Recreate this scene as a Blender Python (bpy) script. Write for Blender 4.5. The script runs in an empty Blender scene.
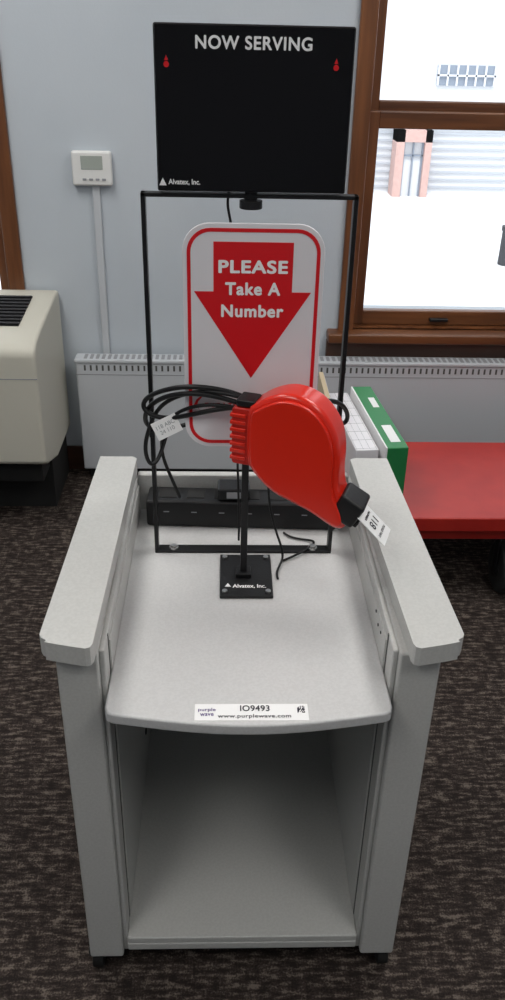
import bpy, bmesh, math, random
from mathutils import Vector, Matrix
random.seed(4)
S=bpy.context.scene
try: S.view_settings.view_transform='Standard'
except Exception: pass

# ---------------------------------------------------------------- materials
def lin(c):
    c=c/255.0
    return c/12.92 if c<=0.04045 else ((c+0.055)/1.055)**2.4
def rgb(r,g,b): return (lin(r),lin(g),lin(b),1)
def mat(name,col,rough=0.5,metal=0,spec=0.5,noise=None,bump=0.0,bscale=200,emit=None,coat=0):
    m=bpy.data.materials.new(name); m.use_nodes=True
    nt=m.node_tree; p=nt.nodes['Principled BSDF']
    p.inputs['Base Color'].default_value=col
    p.inputs['Roughness'].default_value=rough
    p.inputs['Metallic'].default_value=metal
    p.inputs['Specular IOR Level'].default_value=spec
    p.inputs['Coat Weight'].default_value=coat
    if emit:
        p.inputs['Emission Color'].default_value=emit[0]; p.inputs['Emission Strength'].default_value=emit[1]
    tc=nt.nodes.new('ShaderNodeTexCoord')
    if noise:
        col2,sc,lo,hi=noise
        n=nt.nodes.new('ShaderNodeTexNoise')
        mp=nt.nodes.new('ShaderNodeMapping')
        if isinstance(sc,tuple): mp.inputs['Scale'].default_value=sc; n.inputs['Scale'].default_value=1
        else: n.inputs['Scale'].default_value=sc
        n.inputs['Detail'].default_value=4
        nt.links.new(tc.outputs['Object'],mp.inputs[0]); nt.links.new(mp.outputs[0],n.inputs['Vector'])
        r=nt.nodes.new('ShaderNodeValToRGB')
        r.color_ramp.elements[0].position=lo; r.color_ramp.elements[0].color=col
        r.color_ramp.elements[1].position=hi; r.color_ramp.elements[1].color=col2
        nt.links.new(n.outputs['Fac'],r.inputs[0]); nt.links.new(r.outputs[0],p.inputs['Base Color'])
    if bump>0:
        n2=nt.nodes.new('ShaderNodeTexNoise'); n2.inputs['Scale'].default_value=bscale
        nt.links.new(tc.outputs['Object'],n2.inputs['Vector'])
        b=nt.nodes.new('ShaderNodeBump'); b.inputs['Strength'].default_value=bump; b.inputs['Distance'].default_value=0.002
        nt.links.new(n2.outputs['Fac'],b.inputs['Height']); nt.links.new(b.outputs[0],p.inputs['Normal'])
    return m
M={}
M['cart']=mat('laminate_grey',rgb(190,190,187),0.42,noise=(rgb(196,196,193),220,0.4,0.6),bump=0.04,bscale=400)
M['carttop']=mat('laminate_top',rgb(196,196,196),0.42,noise=(rgb(202,202,202),240,0.4,0.6),bump=0.04,bscale=400)
M['cartgroove']=mat('panel_seam',rgb(80,80,78),0.7)
M['wall']=mat('painted_wall',rgb(190,198,206),0.7,noise=(rgb(196,203,210),3,0.3,0.7),bump=0.15,bscale=120)
M['white']=mat('white_plastic',rgb(228,228,226),0.4)
M['signwhite']=mat('sign_white',rgb(228,226,230),0.3)
M['paper']=mat('paper',rgb(242,242,242),0.6)
M['lettering']=mat('white_lettering',rgb(245,245,245),0.7,spec=0.1)
M['red']=mat('red_plastic',rgb(224,38,16),0.28,coat=0.35)
M['reddark']=mat('red_plastic_mount',rgb(190,28,14),0.4)
M['signred']=mat('sign_red',rgb(216,18,28),0.35)
M['black']=mat('black_metal',rgb(22,22,24),0.42,bump=0.1,spec=0.35)
M['blackgloss']=mat('display_glass',rgb(6,4,7),0.12,spec=0.3)
M['cable']=mat('cable_rubber',rgb(18,18,20),0.45,spec=0.35)
M['metal']=mat('zinc',rgb(190,190,190),0.3,metal=1)
M['wood']=mat('oak_trim',rgb(84,48,26),0.4,noise=(rgb(126,78,44),(30,30,2.2),0.3,0.7),bump=0.1,bscale=60)
M['woodh']=mat('oak_trim_h',rgb(80,46,26),0.4,noise=(rgb(120,74,42),(2.2,30,30),0.3,0.7),bump=0.1,bscale=60)
M['wooddark']=mat('oak_dark',rgb(54,34,26),0.45,noise=(rgb(74,46,32),(2.2,30,30),0.3,0.7))
M['rad']=mat('heater_enamel',rgb(196,200,205),0.45)
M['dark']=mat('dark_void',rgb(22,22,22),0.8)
M['beige']=mat('beige_enamel',rgb(204,201,188),0.5,bump=0.05)
M['lcd']=mat('lcd',rgb(165,172,165),0.2)
M['redpaint']=mat('red_painted_steel',rgb(170,32,26),0.45,noise=(rgb(184,42,32),8,0.35,0.65))
M['rubber']=mat('rubber',rgb(22,22,22),0.7)
M['green']=mat('green_card',rgb(34,128,70),0.5)
M['card']=mat('cardboard',rgb(196,178,148),0.8)
M['ink']=mat('ink',rgb(26,24,40),0.6)
M['purple']=mat('purple_ink',rgb(70,40,120),0.6)
M['tgrey']=mat('grey_line',rgb(150,152,156),0.6)
M['snow']=mat('snowy_pavement',rgb(236,239,242),0.9,noise=(rgb(222,225,228),0.35,0.4,0.7))
M['siding']=mat('pale_siding',rgb(216,218,221),0.8)
M['siding2']=mat('siding_grey',rgb(180,185,192),0.8)  # darker grey for the siding courses and cornice
M['brick']=mat('red_brick',rgb(190,156,148),0.8,noise=(rgb(200,168,160),6,0.3,0.7))
M['extwin']=mat('exterior_window',rgb(132,142,156),0.3)
M['extdark']=mat('exterior_dark',rgb(60,60,64),0.7)
M['ceil']=mat('ceiling_tile',rgb(225,225,222),0.9)
M['lamp']=mat('lamp_diffuser',rgb(255,255,255),0.5,emit=((1,0.98,0.94,1),3))

def carpet():
    m=bpy.data.materials.new('carpet'); m.use_nodes=True
    nt=m.node_tree;p=nt.nodes['Principled BSDF'];p.inputs['Roughness'].default_value=0.95;p.inputs['Specular IOR Level'].default_value=0.12
    tc=nt.nodes.new('ShaderNodeTexCoord')
    def noise(scale,det=3):
        mp=nt.nodes.new('ShaderNodeMapping');mp.inputs['Scale'].default_value=scale
        n=nt.nodes.new('ShaderNodeTexNoise');n.inputs['Scale'].default_value=1;n.inputs['Detail'].default_value=det
        nt.links.new(tc.outputs['Object'],mp.inputs[0]);nt.links.new(mp.outputs[0],n.inputs['Vector']);return n
    a=noise((26,100,1),2); a2=noise((75,28,1),2); b=noise((260,260,1),2)
    mixn=nt.nodes.new('ShaderNodeMix');mixn.data_type='FLOAT'
    mixn.inputs[0].default_value=0.3
    nt.links.new(a.outputs['Fac'],mixn.inputs[2]);nt.links.new(a2.outputs['Fac'],mixn.inputs[3])
    r=nt.nodes.new('ShaderNodeValToRGB')
    e=r.color_ramp.elements
    e[0].position=0.40;e[0].color=rgb(42,36,34)
    e[1].position=0.66;e[1].color=rgb(112,102,94)
    x=e.new(0.53);x.color=rgb(62,54,50)
    mx=nt.nodes.new('ShaderNodeMath');mx.operation='MULTIPLY_ADD';mx.inputs[1].default_value=0.45
    sub=nt.nodes.new('ShaderNodeMath');sub.operation='SUBTRACT';sub.inputs[1].default_value=0.5
    nt.links.new(b.outputs['Fac'],sub.inputs[0]);nt.links.new(sub.outputs[0],mx.inputs[0]);nt.links.new(mixn.outputs[0],mx.inputs[2])
    nt.links.new(mx.outputs[0],r.inputs[0]);nt.links.new(r.outputs[0],p.inputs['Base Color'])
    bp=nt.nodes.new('ShaderNodeBump');bp.inputs['Strength'].default_value=0.5;bp.inputs['Distance'].default_value=0.004
    nt.links.new(b.outputs['Fac'],bp.inputs['Height']);nt.links.new(bp.outputs[0],p.inputs['Normal'])
    return m
M['carpet']=carpet()
def glassmat():
    m=bpy.data.materials.new('window_glass');m.use_nodes=True;nt=m.node_tree;nt.nodes.clear()
    o=nt.nodes.new('ShaderNodeOutputMaterial');t=nt.nodes.new('ShaderNodeBsdfTransparent');g=nt.nodes.new('ShaderNodeBsdfGlossy');g.inputs['Roughness'].default_value=0.02
    x=nt.nodes.new('ShaderNodeMixShader');x.inputs[0].default_value=0.05
    nt.links.new(t.outputs[0],x.inputs[1]);nt.links.new(g.outputs[0],x.inputs[2]);nt.links.new(x.outputs[0],o.inputs[0]);return m
M['glass']=glassmat()

# ---------------------------------------------------------------- geometry helpers
def empty(name,loc=(0,0,0)):
    e=bpy.data.objects.new(name,None);S.collection.objects.link(e);e.location=loc;e.empty_display_size=0.05;return e
def addmesh(name,bm,m,parent=None,smooth=False):
    me=bpy.data.meshes.new(name);bmesh.ops.recalc_face_normals(bm,faces=bm.faces);bm.to_mesh(me);bm.free()
    o=bpy.data.objects.new(name,me);S.collection.objects.link(o)
    if m: me.materials.append(m)
    if smooth:
        for p in me.polygons:p.use_smooth=True
    if parent is not None: o.parent=parent
    return o
def bev(o,w,seg=3):
    if w>0:
        b=o.modifiers.new('bevel','BEVEL');b.width=w;b.segments=seg;b.limit_method='ANGLE';b.angle_limit=math.radians(35)
        for p in o.data.polygons:p.use_smooth=True
        n=o.modifiers.new('wn','WEIGHTED_NORMAL');n.keep_sharp=True
    return o
def bm_box(bm,x0,x1,y0,y1,z0,z1):
    vs=[bm.verts.new((x,y,z)) for x in(x0,x1) for y in(y0,y1) for z in(z0,z1)]
    for f in [(0,1,3,2),(4,6,7,5),(0,4,5,1),(2,3,7,6),(0,2,6,4),(1,5,7,3)]: bm.faces.new([vs[i] for i in f])
def box(name,x0,x1,y0,y1,z0,z1,m,bw=0,parent=None,seg=3):
    bm=bmesh.new();bm_box(bm,x0,x1,y0,y1,z0,z1);return bev(addmesh(name,bm,m,parent),bw,seg)
def boxes(name,lst,m,bw=0,parent=None):
    bm=bmesh.new()
    for b in lst: bm_box(bm,*b)
    return bev(addmesh(name,bm,m,parent),bw,2)
def prism(name,pts,axis,a0,a1,m,bw=0,parent=None,seg=3,smooth=False):
    bm=bmesh.new()
    def P(p,a): return {'z':(p[0],p[1],a),'y':(p[0],a,p[1]),'x':(a,p[0],p[1])}[axis]
    A=[bm.verts.new(P(p,a0)) for p in pts];B=[bm.verts.new(P(p,a1)) for p in pts]
    bm.faces.new(A);bm.faces.new(B[::-1]);n=len(pts)
    for i in range(n): bm.faces.new((A[i],A[(i+1)%n],B[(i+1)%n],B[i]))
    return bev(addmesh(name,bm,m,parent,smooth),bw,seg)
def rrect(x0,x1,z0,z1,r,n=8):
    out=[]
    for cx,cz,a in ((x1-r,z1-r,0),(x0+r,z1-r,90),(x0+r,z0+r,180),(x1-r,z0+r,270)):
        for i in range(n+1):
            t=math.radians(a+90*i/n);out.append((cx+r*math.cos(t),cz+r*math.sin(t)))
    return out
def ring(name,outer,inner,y0,y1,m,parent):
    bm=bmesh.new();n=len(outer)
    V=[[bm.verts.new((p[0],y,p[1])) for p in pl] for pl in(outer,inner) for y in(y0,y1)]
    for i in range(n):
        j=(i+1)%n
        bm.faces.new((V[0][i],V[0][j],V[2][j],V[2][i]));bm.faces.new((V[1][i],V[1][j],V[3][j],V[3][i]))
        bm.faces.new((V[0][i],V[0][j],V[1][j],V[1][i]));bm.faces.new((V[2][i],V[2][j],V[3][j],V[3][i]))
    return addmesh(name,bm,m,parent)
def cyl(name,c,r,h,axis,m,parent=None,n=28,bw=0):
    bm=bmesh.new();bmesh.ops.create_cone(bm,cap_ends=True,segments=n,radius1=r,radius2=r,depth=h)
    R={'z':Matrix.Identity(4),'x':Matrix.Rotation(math.pi/2,4,'Y'),'y':Matrix.Rotation(math.pi/2,4,'X')}[axis]
    bmesh.ops.transform(bm,matrix=Matrix.Translation(c)@R,verts=bm.verts)
    o=addmesh(name,bm,m,parent,False)
    return bev(o,bw if bw else min(r,h)*0.08,2)
def tube(name,pts,r,m,parent=None,cyclic=False,res=10):
    cu=bpy.data.curves.new(name,'CURVE');cu.dimensions='3D';cu.bevel_depth=r;cu.bevel_resolution=4;cu.resolution_u=res;cu.use_fill_caps=True
    sp=cu.splines.new('NURBS');sp.points.add(len(pts)-1)
    for i,p in enumerate(pts): sp.points[i].co=(*p,1)
    sp.order_u=4;sp.use_endpoint_u=not cyclic;sp.use_cyclic_u=cyclic
    o=bpy.data.objects.new(name+'_c',cu);S.collection.objects.link(o)
    bpy.context.view_layer.update()
    me=bpy.data.meshes.new_from_object(o.evaluated_get(bpy.context.evaluated_depsgraph_get()))
    bpy.data.objects.remove(o);me.materials.clear();me.materials.append(m)
    for p in me.polygons:p.use_smooth=True
    k=bpy.data.objects.new(name,me);S.collection.objects.link(k);k.parent=parent;return k
def text(name,s,center,width,height,m,parent,mtx=None,bold=0.0,sp=1.0):
    """flat lettering fitted to width/height; weight built by overlaying shifted copies of the glyphs"""
    cu=bpy.data.curves.new(name,'FONT');cu.body=s;cu.align_x='CENTER';cu.align_y='CENTER';cu.size=1;cu.extrude=0.0;cu.space_character=sp
    o=bpy.data.objects.new(name+'_t',cu);S.collection.objects.link(o);bpy.context.view_layer.update()
    me=bpy.data.meshes.new_from_object(o.evaluated_get(bpy.context.evaluated_depsgraph_get()));bpy.data.objects.remove(o)
    layer={}
    if bold>0:
        bm=bmesh.new();base=bmesh.new();base.from_mesh(me)
        offs=[(0,0)]+[(bold*math.cos(a*math.pi/4),bold*math.sin(a*math.pi/4)) for a in range(8)]
        for kk,(ox,oy) in enumerate(offs):
            vm={v:bm.verts.new((v.co.x+ox,v.co.y+oy,kk)) for v in base.verts}
            for f_ in base.faces:
                try: bm.faces.new([vm[v] for v in f_.verts])
                except ValueError: pass
        bm.to_mesh(me);bm.free();base.free()
    xs=[v.co.x for v in me.vertices];ys=[v.co.y for v in me.vertices]
    cx,cy=(min(xs)+max(xs))/2,(min(ys)+max(ys))/2;w=max(xs)-min(xs);h=max(ys)-min(ys)
    for v in me.vertices: v.co=((v.co.x-cx)/w*width,(v.co.y-cy)/h*height,v.co.z*0.00003)
    if mtx is None: mtx=Matrix.Rotation(math.pi/2,4,'X')
    me.transform(Matrix.Translation(center)@mtx)
    me.materials.clear();me.materials.append(m)
    k=bpy.data.objects.new(name,me);S.collection.objects.link(k);k.parent=parent;return k

# ---------------------------------------------------------------- room
WY=3.1; CH=2.75; XL,XR,YB=-2.6,2.9,-2.4
box('floor',XL,XR,YB,WY,-0.1,0,M['carpet'])
box('ceiling',XL,XR,YB,WY+0.3,CH,CH+0.1,M['ceil'])
box('wall_left',XL-0.1,XL,YB,WY+0.3,0,CH,M['wall'])
box('wall_right',XR,XR+0.1,YB,WY+0.3,0,CH,M['wall'])
box('wall_front',XL-0.1,XR+0.1,YB-0.1,YB,0,CH,M['wall'])
WB,WT=0.60,2.35
W1=(-1.92,-0.77); W2=(0.47,1.62)
boxes('wall_back',[(XL,W1[0],WY,WY+0.3,0,CH),(W1[1],W2[0],WY,WY+0.3,0,CH),(W2[1],XR,WY,WY+0.3,0,CH),
  (W1[0],W1[1],WY,WY+0.3,0,WB),(W1[0],W1[1],WY,WY+0.3,WT,CH),(W2[0],W2[1],WY,WY+0.3,0,WB),(W2[0],W2[1],WY,WY+0.3,WT,CH)],M['wall'])
box('baseboard_back',XL,XR,WY-0.015,WY,0,0.1,M['wooddark'],0.003)

def window(name,x0,x1):
    e=empty(name,((x0+x1)/2,WY,(WB+WT)/2));inv=Matrix.Translation(-e.location)
    L=[]
    c=0.055
    L.append(boxes('casing',[(x0-c+0.01,x0+0.012,WY-0.022,WY,WB-0.03,WT+c),(x1-0.012,x1+c-0.01,WY-0.022,WY,WB-0.03,WT+c)],M['wood'],0.006,e))
    L.append(box('head_casing',x0-c,x1+c,WY-0.026,WY,WT,WT+c+0.03,M['woodh'],0.006,e))
    L.append(box('stool',x0-c-0.03,x1+c+0.03,WY-0.07,WY+0.08,WB-0.04,WB-0.003,M['woodh'],0.008,e))
    L.append(box('apron',x0-c-0.03,x1+c+0.03,WY-0.03,WY,WB-0.18,WB-0.04,M['wooddark'],0.005,e))
    L.append(boxes('jambs',[(x0,x0+0.014,WY,WY+0.2,WB,WT),(x1-0.014,x1,WY,WY+0.2,WB,WT),(x0,x1,WY,WY+0.2,WT-0.015,WT),(x0,x1,WY,WY+0.2,WB-0.02,WB+0.004)],M['wood'],0,e))
    def sash(nm,y,z0,z1,bt,tt):
        st=0.04
        L.append(boxes(nm,[(x0+0.013,x0+0.013+st,y,y+0.035,z0,z1),(x1-0.013-st,x1-0.013,y,y+0.035,z0,z1)],M['wood'],0.005,e))
        L.append(boxes(nm+'_rails',[(x0+0.05,x1-0.05,y,y+0.034,z0,z0+bt),(x0+0.05,x1-0.05,y,y+0.034,z1-tt,z1)],M['woodh'],0.005,e))
        L.append(box(nm+'_glass',x0+0.05,x1-0.05,y+0.016,y+0.020,z0+bt-0.004,z1-tt+0.004,M['glass'],0,e))
    sash('lower_sash',WY+0.03,WB+0.004,1.345,0.055,0.055)
    sash('upper_sash',WY+0.07,1.335,WT-0.015,0.04,0.05)
    L.append(boxes('sash_lift',[((x0+x1)/2-0.27,(x0+x1)/2-0.20,WY+0.012,WY+0.032,WB+0.022,WB+0.034)],M['black'],0.003,e))
    for o in L: o.matrix_parent_inverse=inv
window('window_1',*W1); window('window_2',*W2)

# exterior (one storey below the window, washed out by daylight)
GZ=-4.0
box('street_ground',-60,80,WY+0.5,90,GZ-0.2,GZ,M['snow'])
b=empty('neighbouring_building')
box('facade',-40,60,34,44,GZ,12,M['siding'],0,b)
wl=[];ml=[]
for k in range(-8,10):
    x=7.6+k*5.2
    for zz in (-0.28,4.0):
        wl.append((x,x+2.1,33.9,34,zz,zz+0.66))
        for j in range(7): ml.append((x+j*0.34,x+j*0.34+0.06,33.82,33.9,zz,zz+0.66))
        ml.append((x,x+2.1,33.82,33.9,zz+0.3,zz+0.36))
boxes('facade_windows',wl,M['extwin'],0,b)
boxes('window_mullions',ml,M['siding'],0,b)
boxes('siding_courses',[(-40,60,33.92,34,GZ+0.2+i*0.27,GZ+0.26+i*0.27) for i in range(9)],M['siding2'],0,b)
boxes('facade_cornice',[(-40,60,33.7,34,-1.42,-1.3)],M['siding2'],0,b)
b=empty('brick_entrance')
boxes('brick_piers',[(6.2,6.5,33.0,33.9,GZ,-1.7),(7.25,7.5,33.0,33.9,GZ,-1.7),(6.2,7.5,33.0,33.9,-2.1,-1.7)],M['brick'],0,b)
box('entrance_door',6.5,7.25,33.3,33.4,GZ,-2.1,M['siding'],0,b)
boxes('entrance_frame',[(6.5,6.56,33.2,33.3,GZ,-2.1),(6.85,6.9,33.2,33.3,GZ,-2.1),(7.19,7.25,33.2,33.3,GZ,-2.1),(6.5,7.25,33.2,33.3,-2.6,-2.54)],M['extwin'],0,b)
b=empty('litter_bin')
cyl('bin_body',(7.6,23,GZ+0.45),0.22,0.9,'z',M['extdark'],b);cyl('bin_lid',(7.6,23,GZ+0.95),0.25,0.12,'z',M['extdark'],b)

# ---------------------------------------------------------------- heater along back wall
h=empty('convector_heater')
hx0,hx1=-0.55,2.2;hy=3.0;ht=0.50
box('body',hx0,hx1,hy,WY-0.032,0.045,ht-0.012,M['rad'],0.006,h)
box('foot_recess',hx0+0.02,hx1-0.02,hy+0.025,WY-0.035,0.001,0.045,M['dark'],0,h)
box('top_cap',hx0-0.004,hx1+0.004,hy-0.004,WY-0.032,ht-0.014,ht,M['rad'],0.004,h)
sl=[];x=hx0+0.03
while x<hx1-0.05:
    sl.append((x,x+0.007,hy-0.0012,hy+0.004,ht-0.043,ht-0.022)); x+=0.022
boxes('grille_slots',sl,M['cartgroove'],0,h)
sl=[];x=hx0+0.03
while x<hx1-0.05:
    sl.append((x,x+0.012,hy+0.01,hy+0.055,ht-0.003,ht+0.0015)); x+=0.022
boxes('top_slots',sl,M['tgrey'],0,h)
boxes('panel_seams',[(xx,xx+0.003,hy-0.001,hy+0.002,0.07,ht-0.055) for xx in (0.25,1.15)]+[(hx0,hx1,hy-0.001,hy+0.002,ht-0.06,ht-0.057)],M['tgrey'],0,h)

# fan coil unit left
f=empty('fan_coil_unit')
fy=2.60;fx=-0.603
prof=[(3.085,0.2),(3.085,0.735),(3.02,0.737),(2.72,0.705),(2.64,0.690),(2.61,0.672),(fy,0.645),(fy,0.27),(2.64,0.25),(2.80,0.2)]
prism('casing',prof,'x',-1.7,fx,M['beige'],0.012,f)
box('plinth',-1.68,fx-0.02,2.78,3.07,0.0,0.215,M['dark'],0.003,f)
box('under_tray',-1.68,fx-0.03,2.66,2.80,0.17,0.235,M['dark'],0.003,f)
ang=math.atan2(0.032,0.30)
o=box('outlet',-1.62,fx-0.075,-0.125,0.125,-0.001,0.001,M['black'],0,f);o.location=(0,2.865,0.7220);o.rotation_euler=(ang,0,0)
for i in range(9):
    y=2.755+0.028*i; z=0.7225+(y-2.87)*0.107+0.004
    o=box('louvre_%d'%i,-1.62,fx-0.075,-0.006,0.006,-0.003,0.003,M['extdark'],0.001,f);o.location=(0,y,z);o.rotation_euler=(ang-0.5,0,0)
box('door_seam',-1.7,fx-0.001,fy-0.001,fy+0.002,0.575,0.578,M['tgrey'],0,f)

# thermostat & trunking
t=empty('thermostat')
box('housing',-0.52,-0.385,WY-0.03,WY-0.001,1.097,1.208,M['white'],0.008,t)
box('screen',-0.488,-0.415,WY-0.0315,WY-0.029,1.150,1.194,M['lcd'],0.001,t)
boxes('buttons',[(-0.485+i*0.022,-0.472+i*0.022,WY-0.033,WY-0.029,1.115,1.122) for i in range(4)],M['tgrey'],0.001,t)
box('cable_trunking',-0.458,-0.432,WY-0.014,WY-0.001,0.45,1.096,M['rad'],0.003)

# ---------------------------------------------------------------- service cart
c=empty('service_cart')
def arm(side):
    if side<0: xo,xob,xi,xb=-0.267,-0.257,-0.187,-0.178
    else: xo,xob,xi,xb=0.357,0.342,0.277,0.261
    yo,yi=0.978,0.957
    n=8
    s=1 if side<0 else -1
    r=0.012
    pts=[(xob+s*0.004,1.570),(xo,yo+r),(xo+s*0.004,yo+0.004),(xo+s*r,yo-0.002)]
    for i in range(1,n):
        k=i/n
        pts.append((xo+(xi-xo)*k,yo+(yi-yo)*(k**0.8)-0.002))
    pts+=[(xi-s*0.010,yi),(xi-s*0.003,yi+0.003),(xi,yi+0.011),(xb,1.562),(xb-s*0.008,1.570)]
    return prism('arm_left' if side<0 else 'arm_right',pts,'z',0.783,0.816,M['cart'],0.006,c,4)
arm(-1);arm(1)
for nm,x0,x1 in (('side_left',-0.247,-0.184),('side_right',0.264,0.328)):
    box(nm,x0,x1,0.982,1.56,0.052,0.785,M['cart'],0.005,c)
for nm,x0,x1 in (('inner_post_left',-0.1845,-0.1755),('inner_post_right',0.2555,0.2645)):
    box(nm,x0,x1,0.992,1.555,0.06,0.783,M['cart'],0.003,c)
boxes('side_seams',[(-0.1758,-0.1745,1.03,1.034,0.09,0.783),(0.2545,0.2558,1.03,1.034,0.09,0.783)],M['cartgroove'],0,c)
box('liner_left',-0.1765,-0.173,1.04,1.545,0.10,0.765,M['cart'],0.001,c)
box('liner_right',0.253,0.2565,1.04,1.545,0.10,0.765,M['cart'],0.001,c)
xl,xr=-0.1745,0.2545
pts=[(xl,1.54),(xl,0.952),(xl+0.003,0.941),(xl+0.012,0.936)]
for i in range(1,16):
    k=i/16;x=xl+0.012+(xr-xl-0.024)*k;pts.append((x,0.936-0.024*math.sin(math.pi*k)))
pts+=[(xr-0.012,0.936),(xr-0.003,0.941),(xr,0.952),(xr,1.54)]
prism('worktop',pts,'z',0.690,0.710,M['carttop'],0.004,c,4)
box('worktop_apron',xl+0.004,xr-0.004,1.0,1.02,0.655,0.69,M['cart'],0.003,c)
box('rear_panel',-0.176,0.256,1.54,1.558,0.08,0.790,M['cart'],0.004,c)
box('lower_shelf',-0.1755,0.2555,0.985,1.545,0.085,0.105,M['cart'],0.003,c)
box('shelf_lip',-0.1755,0.2555,0.984,1.0,0.070,0.09,M['cart'],0.003,c)
for i,(y,zz) in enumerate(((1.075,0.752),(1.10,0.748),(1.125,0.757))):
    cyl('screw_hole_%d'%i,(0.2528,y,zz),0.0028,0.002,'x',M['dark'],c,12)
cyl('cable_hole',(-0.1725,1.42,0.20),0.008,0.003,'x',M['dark'],c,16)
k=0
for x in (-0.235,0.312):
    for y in (1.01,1.51):
        k+=1
        cyl('caster_wheel_%d'%k,(x,y,0.026),0.026,0.02,'x',M['rubber'],c)
        box('caster_fork_%d'%k,x-0.017,x+0.017,y-0.018,y+0.022,0.038,0.053,M['black'],0.003,c)
        cyl('caster_hub_%d'%k,(x,y,0.026),0.008,0.026,'x',M['metal'],c,14)
flat=Matrix.Identity(4)
z=0.7104
box('asset_label',-0.041,0.127,0.923,0.957,0.7098,z,M['paper'],0,c)
text('label_number','IO9493',(0.048,0.9475,z+0.0003),0.044,0.0125,M['ink'],c,flat,0.02,1.05)
text('label_url','www.purplewave.com',(0.047,0.9305,z+0.0003),0.108,0.0095,M['ink'],c,flat,0.02,1.08)
text('label_logo','purple',(-0.023,0.944,z+0.0003),0.026,0.009,M['purple'],c,flat,0.015,1.05)
text('label_logo_2','wave',(-0.023,0.9345,z+0.0003),0.02,0.006,M['purple'],c,flat,0.015,1.05)
q=[]
for i in range(8):
    for j in range(8):
        if random.random()<0.55:q.append((0.111+i*0.0014,0.1124+i*0.0014,0.938+j*0.0018,0.9398+j*0.0018,z,z+0.0003))
boxes('label_code',q,M['ink'],0,c)

# ---------------------------------------------------------------- display on frame
d=empty('now_serving_display')
fy0,fy1=1.372,1.392
fxL,fxR,fzT=-0.127,0.204,1.367
fw=0.0036
boxes('frame',[(fxL-fw,fxL+fw,fy0,fy1,0.7105,fzT),(fxR-fw,fxR+fw,fy0,fy1,0.7105,fzT),(fxL-fw,fxR+fw,fy0,fy1,fzT-0.006,fzT)],M['black'],0.001,d)
box('foot_strap',fxL-0.003,fxR+0.003,1.370,1.394,0.7103,0.7145,M['black'],0.001,d)
for i,x in enumerate((-0.095,0.172)):
    cyl('bolt_%d'%i,(x,1.381,0.7165),0.009,0.004,'z',M['metal'],d,20);cyl('bolt_head_%d'%i,(x,1.381,0.720),0.006,0.005,'z',M['metal'],d,6)
boxes('side_hooks',[(fxL-0.0045,fxL+0.0045,1.366,1.40,0.955,0.965),(fxR-0.0045,fxR+0.0045,1.366,1.40,0.955,0.965)],M['black'],0.001,d)
dx0,dx1,dz0,dz1=-0.103,0.184,1.371,1.596
box('display_case',dx0,dx1,1.365,1.40,dz0,dz1,M['black'],0.003,d)
box('display_face',dx0+0.002,dx1-0.002,1.3625,1.3655,dz0+0.002,dz1-0.002,M['blackgloss'],0.001,d)
cyl('mount_neck',(0.04,1.382,1.362),0.010,0.03,'z',M['black'],d)
cyl('mount_knob',(0.04,1.376,1.352),0.018,0.012,'z',M['black'],d)
text('now_serving_lettering','NOW SERVING',(0.0395,1.3618,1.573),0.166,0.0175,M['lettering'],d,None,0.028,1.1)
text('maker_lettering','Alvatex, Inc.',(-0.062,1.3618,1.385),0.048,0.009,M['lettering'],d,None,0.02)
prism('maker_mark',[(-0.1,1.380),(-0.089,1.380),(-0.0945,1.391)],'y',1.3615,1.3625,M['lettering'],0,d)
for i,x in enumerate((-0.085,0.158)):
    prism('indicator_%d'%i,rrect(x-0.004,x+0.004,1.540,1.548,0.0039,4),'y',1.3616,1.3625,M['signred'],0,d)
    prism('indicator_tip_%d'%i,[(x-0.003,1.549),(x+0.003,1.549),(x,1.556)],'y',1.3616,1.3625,M['signred'],0,d)
tube('display_lead',[(0.015,1.385,1.40),(0.0,1.39,1.36),(0.008,1.39,1.33),(0.012,1.40,1.30),(0.01,1.40,1.2),(0.02,1.40,1.0),(0.03,1.40,0.8),(0.03,1.41,0.715)],0.0022,M['cable'],d)

# ---------------------------------------------------------------- take-a-number sign
s=empty('take_a_number_sign')
sy=1.31
sx0,sx1,sz0,sz1=-0.065,0.153,0.966,1.336
prism('panel',rrect(sx0,sx1,sz0,sz1,0.042),'y',sy,sy+0.006,M['signwhite'],0.001,s)
ring('red_border',rrect(sx0+0.007,sx1-0.007,sz0+0.007,sz1-0.007,0.036),rrect(sx0+0.0125,sx1-0.0125,sz0+0.0125,sz1-0.0125,0.031),sy-0.0008,sy+0.0004,M['signred'],s)
cx=0.0435
prism('arrow',[(cx-0.061,1.309),(cx+0.061,1.309),(cx+0.061,1.233),(cx+0.091,1.233),(cx,1.091),(cx-0.091,1.233),(cx-0.061,1.233)],'y',sy-0.0008,sy+0.0004,M['signred'],0,s)
text('please','PLEASE',(cx,sy-0.0015,1.272),0.107,0.0205,M['lettering'],s,None,0.036,1.1)
text('take_a','Take A',(cx,sy-0.0015,1.238),0.086,0.0205,M['lettering'],s,None,0.036,1.1)
text('number','Number',(cx,sy-0.0015,1.203),0.098,0.0205,M['lettering'],s,None,0.036,1.1)
text('maker_script','TAKE-A-TAB',(-0.003,sy-0.0015,1.043),0.058,0.008,M['signred'],s,None,0.03)
prism('maker_swoosh',[(-0.050,1.043),(-0.046,1.052),(-0.037,1.060),(-0.024,1.064),(-0.036,1.057),(-0.043,1.049),(-0.045,1.040),(-0.040,1.034)],'y',sy-0.0008,sy+0.0004,M['signred'],0,s)

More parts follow.
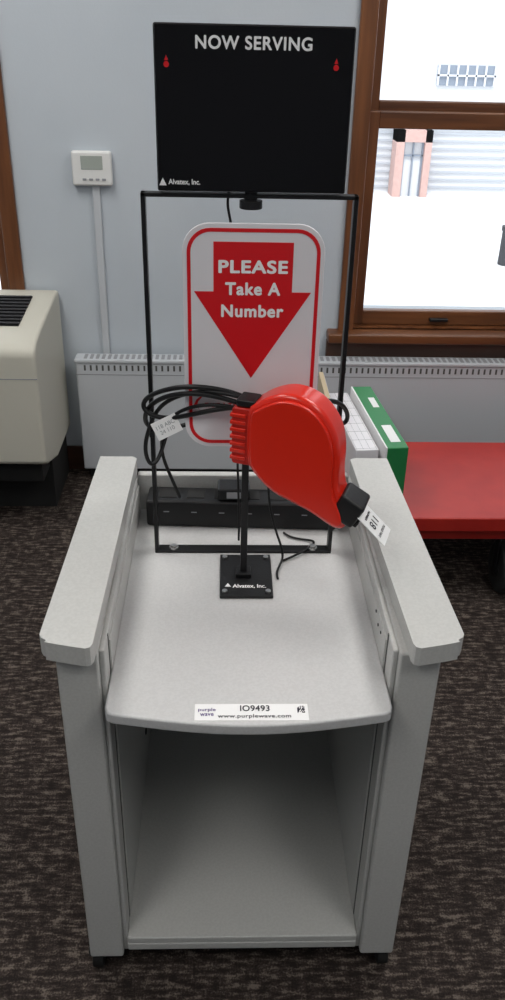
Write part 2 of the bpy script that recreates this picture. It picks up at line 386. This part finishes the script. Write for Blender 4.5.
# ---------------------------------------------------------------- ticket dispenser on stand
t=empty('ticket_dispenser')
PX,PY=0.037,1.292
box('base_plate',-0.006,0.089,1.222,1.358,0.7103,0.716,M['black'],0.002,t)
box('pole',PX-0.006,PX+0.006,PY-0.006,PY+0.006,0.716,1.03,M['black'],0.0015,t)
box('pole_foot',PX-0.014,PX+0.014,PY-0.014,PY+0.014,0.716,0.725,M['black'],0.002,t)
for i,(x,y) in enumerate(((0.003,1.235),(0.080,1.235),(0.003,1.345),(0.080,1.345))):
    cyl('plate_bolt_%d'%i,(x,y,0.718),0.005,0.004,'z',M['metal'],t,10)
text('plate_lettering','Alvatex, Inc.',(0.047,1.252,0.7166),0.06,0.013,M['lettering'],t,flat,0.025)
prism('plate_mark',[(0.003,1.251),(0.014,1.251),(0.0085,1.262)],'z',0.716,0.7166,M['lettering'],0,t)
RA=math.radians(20)
g=empty('drum_assembly',(0.03,1.265,0));g.parent=t;g.rotation_euler=(0,0,-RA)
raw=[(0.044,-0.541),(0.057,-0.525),(0.078,-0.514),(0.099,-0.509),(0.120,-0.511),(0.140,-0.519),(0.158,-0.532),(0.174,-0.551),(0.188,-0.577),(0.195,-0.605),(0.197,-0.632),(0.197,-0.658),(0.201,-0.686),(0.215,-0.720),(0.219,-0.744),(0.208,-0.756),(0.189,-0.750),(0.156,-0.725),(0.120,-0.704),(0.090,-0.686),(0.068,-0.664),(0.052,-0.642),(0.043,-0.618)]
P=[]
for x,zz in raw:
    l=0.1
    for _ in range(6):
        ya=1.255-math.sin(RA)*l; l=(x*ya/1.25-0.03)/math.cos(RA)
    P.append((l,1.6+zz*ya/1.25))
def smooth(P,k=3):
    out=[];n=len(P)
    for i in range(n):
        a,b_,c_,d_=[Vector(P[(i+j)%n]) for j in(-1,0,1,2)]
        for s_ in range(k):
            u=s_/k
            out.append(tuple(0.5*((2*b_)+(c_-a)*u+(2*a-5*b_+4*c_-d_)*u*u+(3*b_-a-3*c_+d_)*u**3)))
    return out
PS=smooth(P)
def inset(pl,dd):
    out=[];n=len(pl)
    area_=sum(pl[i][0]*pl[(i+1)%n][1]-pl[(i+1)%n][0]*pl[i][1] for i in range(n))
    sg=1 if area_>0 else -1
    for i in range(n):
        a=Vector(pl[i-2]);b_=Vector(pl[(i+2)%n]);tt_=(b_-a).normalized()
        nrm=Vector((-tt_.y,tt_.x))*sg
        q_=Vector(pl[i])+nrm*dd;out.append((q_.x,q_.y))
    return out
prism('drum',PS,'y',-0.024,0.034,M['red'],0.009,g,5)
prism('drum_cover',inset(PS,0.009),'y',-0.0305,-0.018,M['red'],0.0035,g,4)
prism('mount_block',rrect(-0.012,0.030,0.965,1.065,0.006,4),'y',-0.02,0.028,M['reddark'],0.003,g)
for i in range(7):
    box('mount_rib_%d'%i,-0.014,0.012,-0.0225,0.029,0.974+i*0.0125,0.980+i*0.0125,M['red'],0.001,g)
box('top_clip',-0.006,0.026,-0.018,0.02,1.066,1.078,M['black'],0.003,g)
sn=empty('snout',(0.190,0.0,0.915));sn.parent=g;sn.rotation_euler=(0,math.radians(28),0)
box('snout_shroud',-0.024,0.020,-0.028,0.028,-0.024,0.022,M['black'],0.006,sn)
box('snout_lip',0.016,0.026,-0.021,0.022,-0.02,-0.008,M['black'],0.002,sn)
tk=box('ticket',-0.001,0.070,-0.027,0.027,-0.0006,0.0006,M['paper'],0,sn);tk.location=(0.012,0,0.004);tk.rotation_euler=(0,math.radians(14),0)
RZ=Matrix.Rotation(-math.pi/2,4,'Z')
for nm,tx_,px_,w_,h_ in (('ticket_number','118',0.036,0.030,0.015),('ticket_line','PLEASE TAKE',0.055,0.038,0.005),('ticket_line_2','NUMBER',0.020,0.030,0.005)):
    q=text(nm,tx_,(px_,0,0.0010),w_,h_,M['ink'],sn,RZ,0.015);q.location=tk.location;q.rotation_euler=tk.rotation_euler

# cables
cb=empty('cable_bundle')
def C(l,y=1.345):
    return [((u-223.6)*(0.001724+(v-400)*1.1e-6)*(yy/1.36),yy,1.6+(-0.569-(v-400)*0.00193)*(yy/1.36)) for u,v,yy in [(a[0],a[1],a[2] if len(a)>2 else y) for a in l]]
F1=1.29
tube('cable_1',C([(258,404,1.275),(240,394,F1),(205,387,F1),(172,388,1.30),(143,398),(142,412),(165,421,1.33),(200,412,F1),(235,406,F1),(256,407,1.28)]),0.0042,M['cable'],cb)
tube('cable_2',C([(258,410,1.27),(232,400,F1),(200,393,F1),(170,395,1.30),(150,404),(143,418,1.36),(150,432,1.40),(180,428,1.40),(215,414,1.40)]),0.0042,M['cable'],cb)
tube('cable_3',C([(250,400,1.275),(215,390,F1),(185,393,1.30),(158,405,1.34),(148,430),(144,450),(150,468,1.35),(159,462,1.36),(165,440,1.40),(170,420,1.41)]),0.0036,M['cable'],cb)
tube('cable_4',C([(252,412,1.28),(225,404,F1),(190,404,F1),(165,420,1.35),(160,445,1.41),(165,465,1.42),(172,480,1.43),(180,500,1.45)]),0.0032,M['cable'],cb)
tube('cable_5',C([(328,400,1.32),(340,400,1.35),(350,412,1.40),(345,425,1.41),(334,421,1.38),(325,410,1.32)]),0.004,M['cable'],cb)
tube('cable_6',[(0.09,1.34,1.02),(0.075,1.35,0.9),(0.085,1.35,0.80),(0.115,1.35,0.73),(0.11,1.33,0.714),(0.096,1.30,0.7135),(0.10,1.28,0.7135)],0.0022,M['cable'],cb)
tube('cable_7',[(0.12,1.44,0.714),(0.13,1.42,0.714),(0.17,1.415,0.713),(0.185,1.40,0.7175),(0.15,1.36,0.7175),(0.11,1.34,0.7125)],0.0022,M['cable'],cb)
tg=box('cable_tag',-0.023,0.023,-0.0008,0.0008,-0.018,0.014,M['paper'],0.0003,cb)
tg.location=C([(166,426,1.315)])[0];tg.rotation_euler=(math.radians(-15),math.radians(-28),0)
tt=text('tag_text','118 ABC\n24 110',(0,-0.0012,-0.002),0.034,0.017,M['tgrey'],cb);tt.location=tg.location;tt.rotation_euler=tg.rotation_euler

p=empty('power_strip');p.location=(0.032,1.492,0.711);p.rotation_euler=(0,0,math.radians(-2.5))
box('body',-0.185,0.195,-0.032,0.032,0,0.058,M['black'],0.006,p)
boxes('sockets',[(-0.16+i*0.055,-0.125+i*0.055,-0.015,0.018,0.058,0.0592) for i in range(6)],M['dark'],0.002,p)
boxes('markings',[(-0.15+i*0.055,-0.139+i*0.055,-0.0326,-0.031,0.034,0.036) for i in range(6)],M['tgrey'],0,p)
p=empty('power_adapter');p.location=(0.02,1.488,0.7704)
box('body',-0.032,0.032,-0.022,0.026,0,0.026,M['black'],0.005,p)
box('socket_face',-0.014,0.014,-0.0228,-0.021,0.006,0.02,M['tgrey'],0.002,p)

# ---------------------------------------------------------------- red platform truck + boxes
r=empty('platform_truck')
box('deck',0.30,1.55,2.20,2.74,0.25,0.30,M['redpaint'],0.006,r)
box('deck_frame',0.34,1.51,2.24,2.70,0.20,0.25,M['redpaint'],0.004,r)
k=0
for x in (0.42,0.90,1.4):
    for y in (2.26,2.62):
        k+=1
        cyl('wheel_%d'%k,(x,y,0.085),0.085,0.045,'x',M['rubber'],r,32,0.01)
        cyl('wheel_hub_%d'%k,(x,y,0.085),0.03,0.05,'x',M['black'],r,20)
        boxes('wheel_bracket_%d'%k,[(x-0.032,x-0.027,y-0.02,y+0.02,0.075,0.2),(x+0.027,x+0.032,y-0.02,y+0.02,0.075,0.2)],M['black'],0,r)
ca=math.radians(5)
fbx=empty('green_carton',(0.487,2.465,0.3005));fbx.rotation_euler=(0,0,ca)
box('carton',-0.034,0.034,-0.24,0.24,0,0.222,M['green'],0.003,fbx)
boxes('carton_edge',[(-0.0345,-0.030,-0.2405,0.2405,0.004,0.2226)],M['paper'],0,fbx)
boxes('band_labels',[(-0.010,0.020,-0.20,-0.08,0.222,0.2226),(0.0,0.020,0.06,0.14,0.222,0.2226)],M['paper'],0,fbx)
tb=empty('tube_light_tray',(0.406,2.465,0.3005));tb.rotation_euler=(0,0,ca)
box('tray',-0.034,0.036,-0.21,0.235,0,0.20,M['signwhite'],0.003,tb)
gl=[(-0.03+i*0.02,-0.0295+i*0.02,-0.205,0.23,0.2,0.2006) for i in range(4)]+[(-0.033,0.035,-0.2+j*0.06,-0.1993+j*0.06,0.2,0.2005) for j in range(7)]
boxes('tray_dividers',gl,M['tgrey'],0,tb)
cp=empty('cardboard_sheet');box('board',0.318,0.333,2.45,2.70,0.3005,0.575,M['card'],0.001,cp);box('paper_edge',0.3332,0.337,2.45,2.70,0.3005,0.565,M['paper'],0.001,cp)

# ---------------------------------------------------------------- lights
def area(name,loc,rot,sx,sy_,e,col=(1,1,1)):
    l=bpy.data.lights.new(name,'AREA');l.shape='RECTANGLE';l.size=sx;l.size_y=sy_;l.energy=e;l.color=col
    o=bpy.data.objects.new(name,l);S.collection.objects.link(o);o.location=loc;o.rotation_euler=rot;return o
for i,(x,y,en) in enumerate(((-0.9,-0.1,10),(1.1,-0.1,10),(-0.9,1.9,15),(1.1,1.9,15))):
    e=empty('ceiling_light' if i==0 else 'ceiling_light.%03d'%i,(x,y,CH-0.02))
    box('diffuser_%d'%i,-0.3,0.3,-0.6,0.6,-0.01,0.0,M['lamp'],0,e)
    box('trim_frame_%d'%i,-0.32,0.32,-0.62,0.62,0.0,0.015,M['white'],0.002,e)
    a=area('lamp_tube_%d'%i,(0,0,-0.02),(0,0,0),0.6,1.2,en,(1,0.975,0.94));a.parent=e
sun=bpy.data.lights.new('sun','SUN');sun.energy=2.2;sun.angle=0.2
so=bpy.data.objects.new('sun',sun);S.collection.objects.link(so);so.rotation_euler=(math.radians(35),0,math.radians(-15));so.location=(0,-5,12)
w=bpy.data.worlds.new('overcast_sky');S.world=w;w.use_nodes=True
bg=w.node_tree.nodes['Background'];bg.inputs[0].default_value=(0.9,0.95,1.0,1);bg.inputs[1].default_value=1.8

# ---------------------------------------------------------------- camera
cam=bpy.data.cameras.new('camera');co=bpy.data.objects.new('camera',cam);S.collection.objects.link(co)
F=Vector((0.034,0.8706,-0.4908)).normalized();D=Vector((0.0053,-0.4912,-0.871));D=(D-F*D.dot(F)).normalized();R=D.cross(F)
m3=Matrix((R,-D,-F)).transposed()
co.matrix_world=Matrix.Translation((0,0,1.6))@m3.to_4x4()
cam.sensor_fit='VERTICAL';cam.sensor_height=24;cam.sensor_width=24;cam.lens=20.4;cam.clip_start=0.02;cam.clip_end=300
S.camera=co
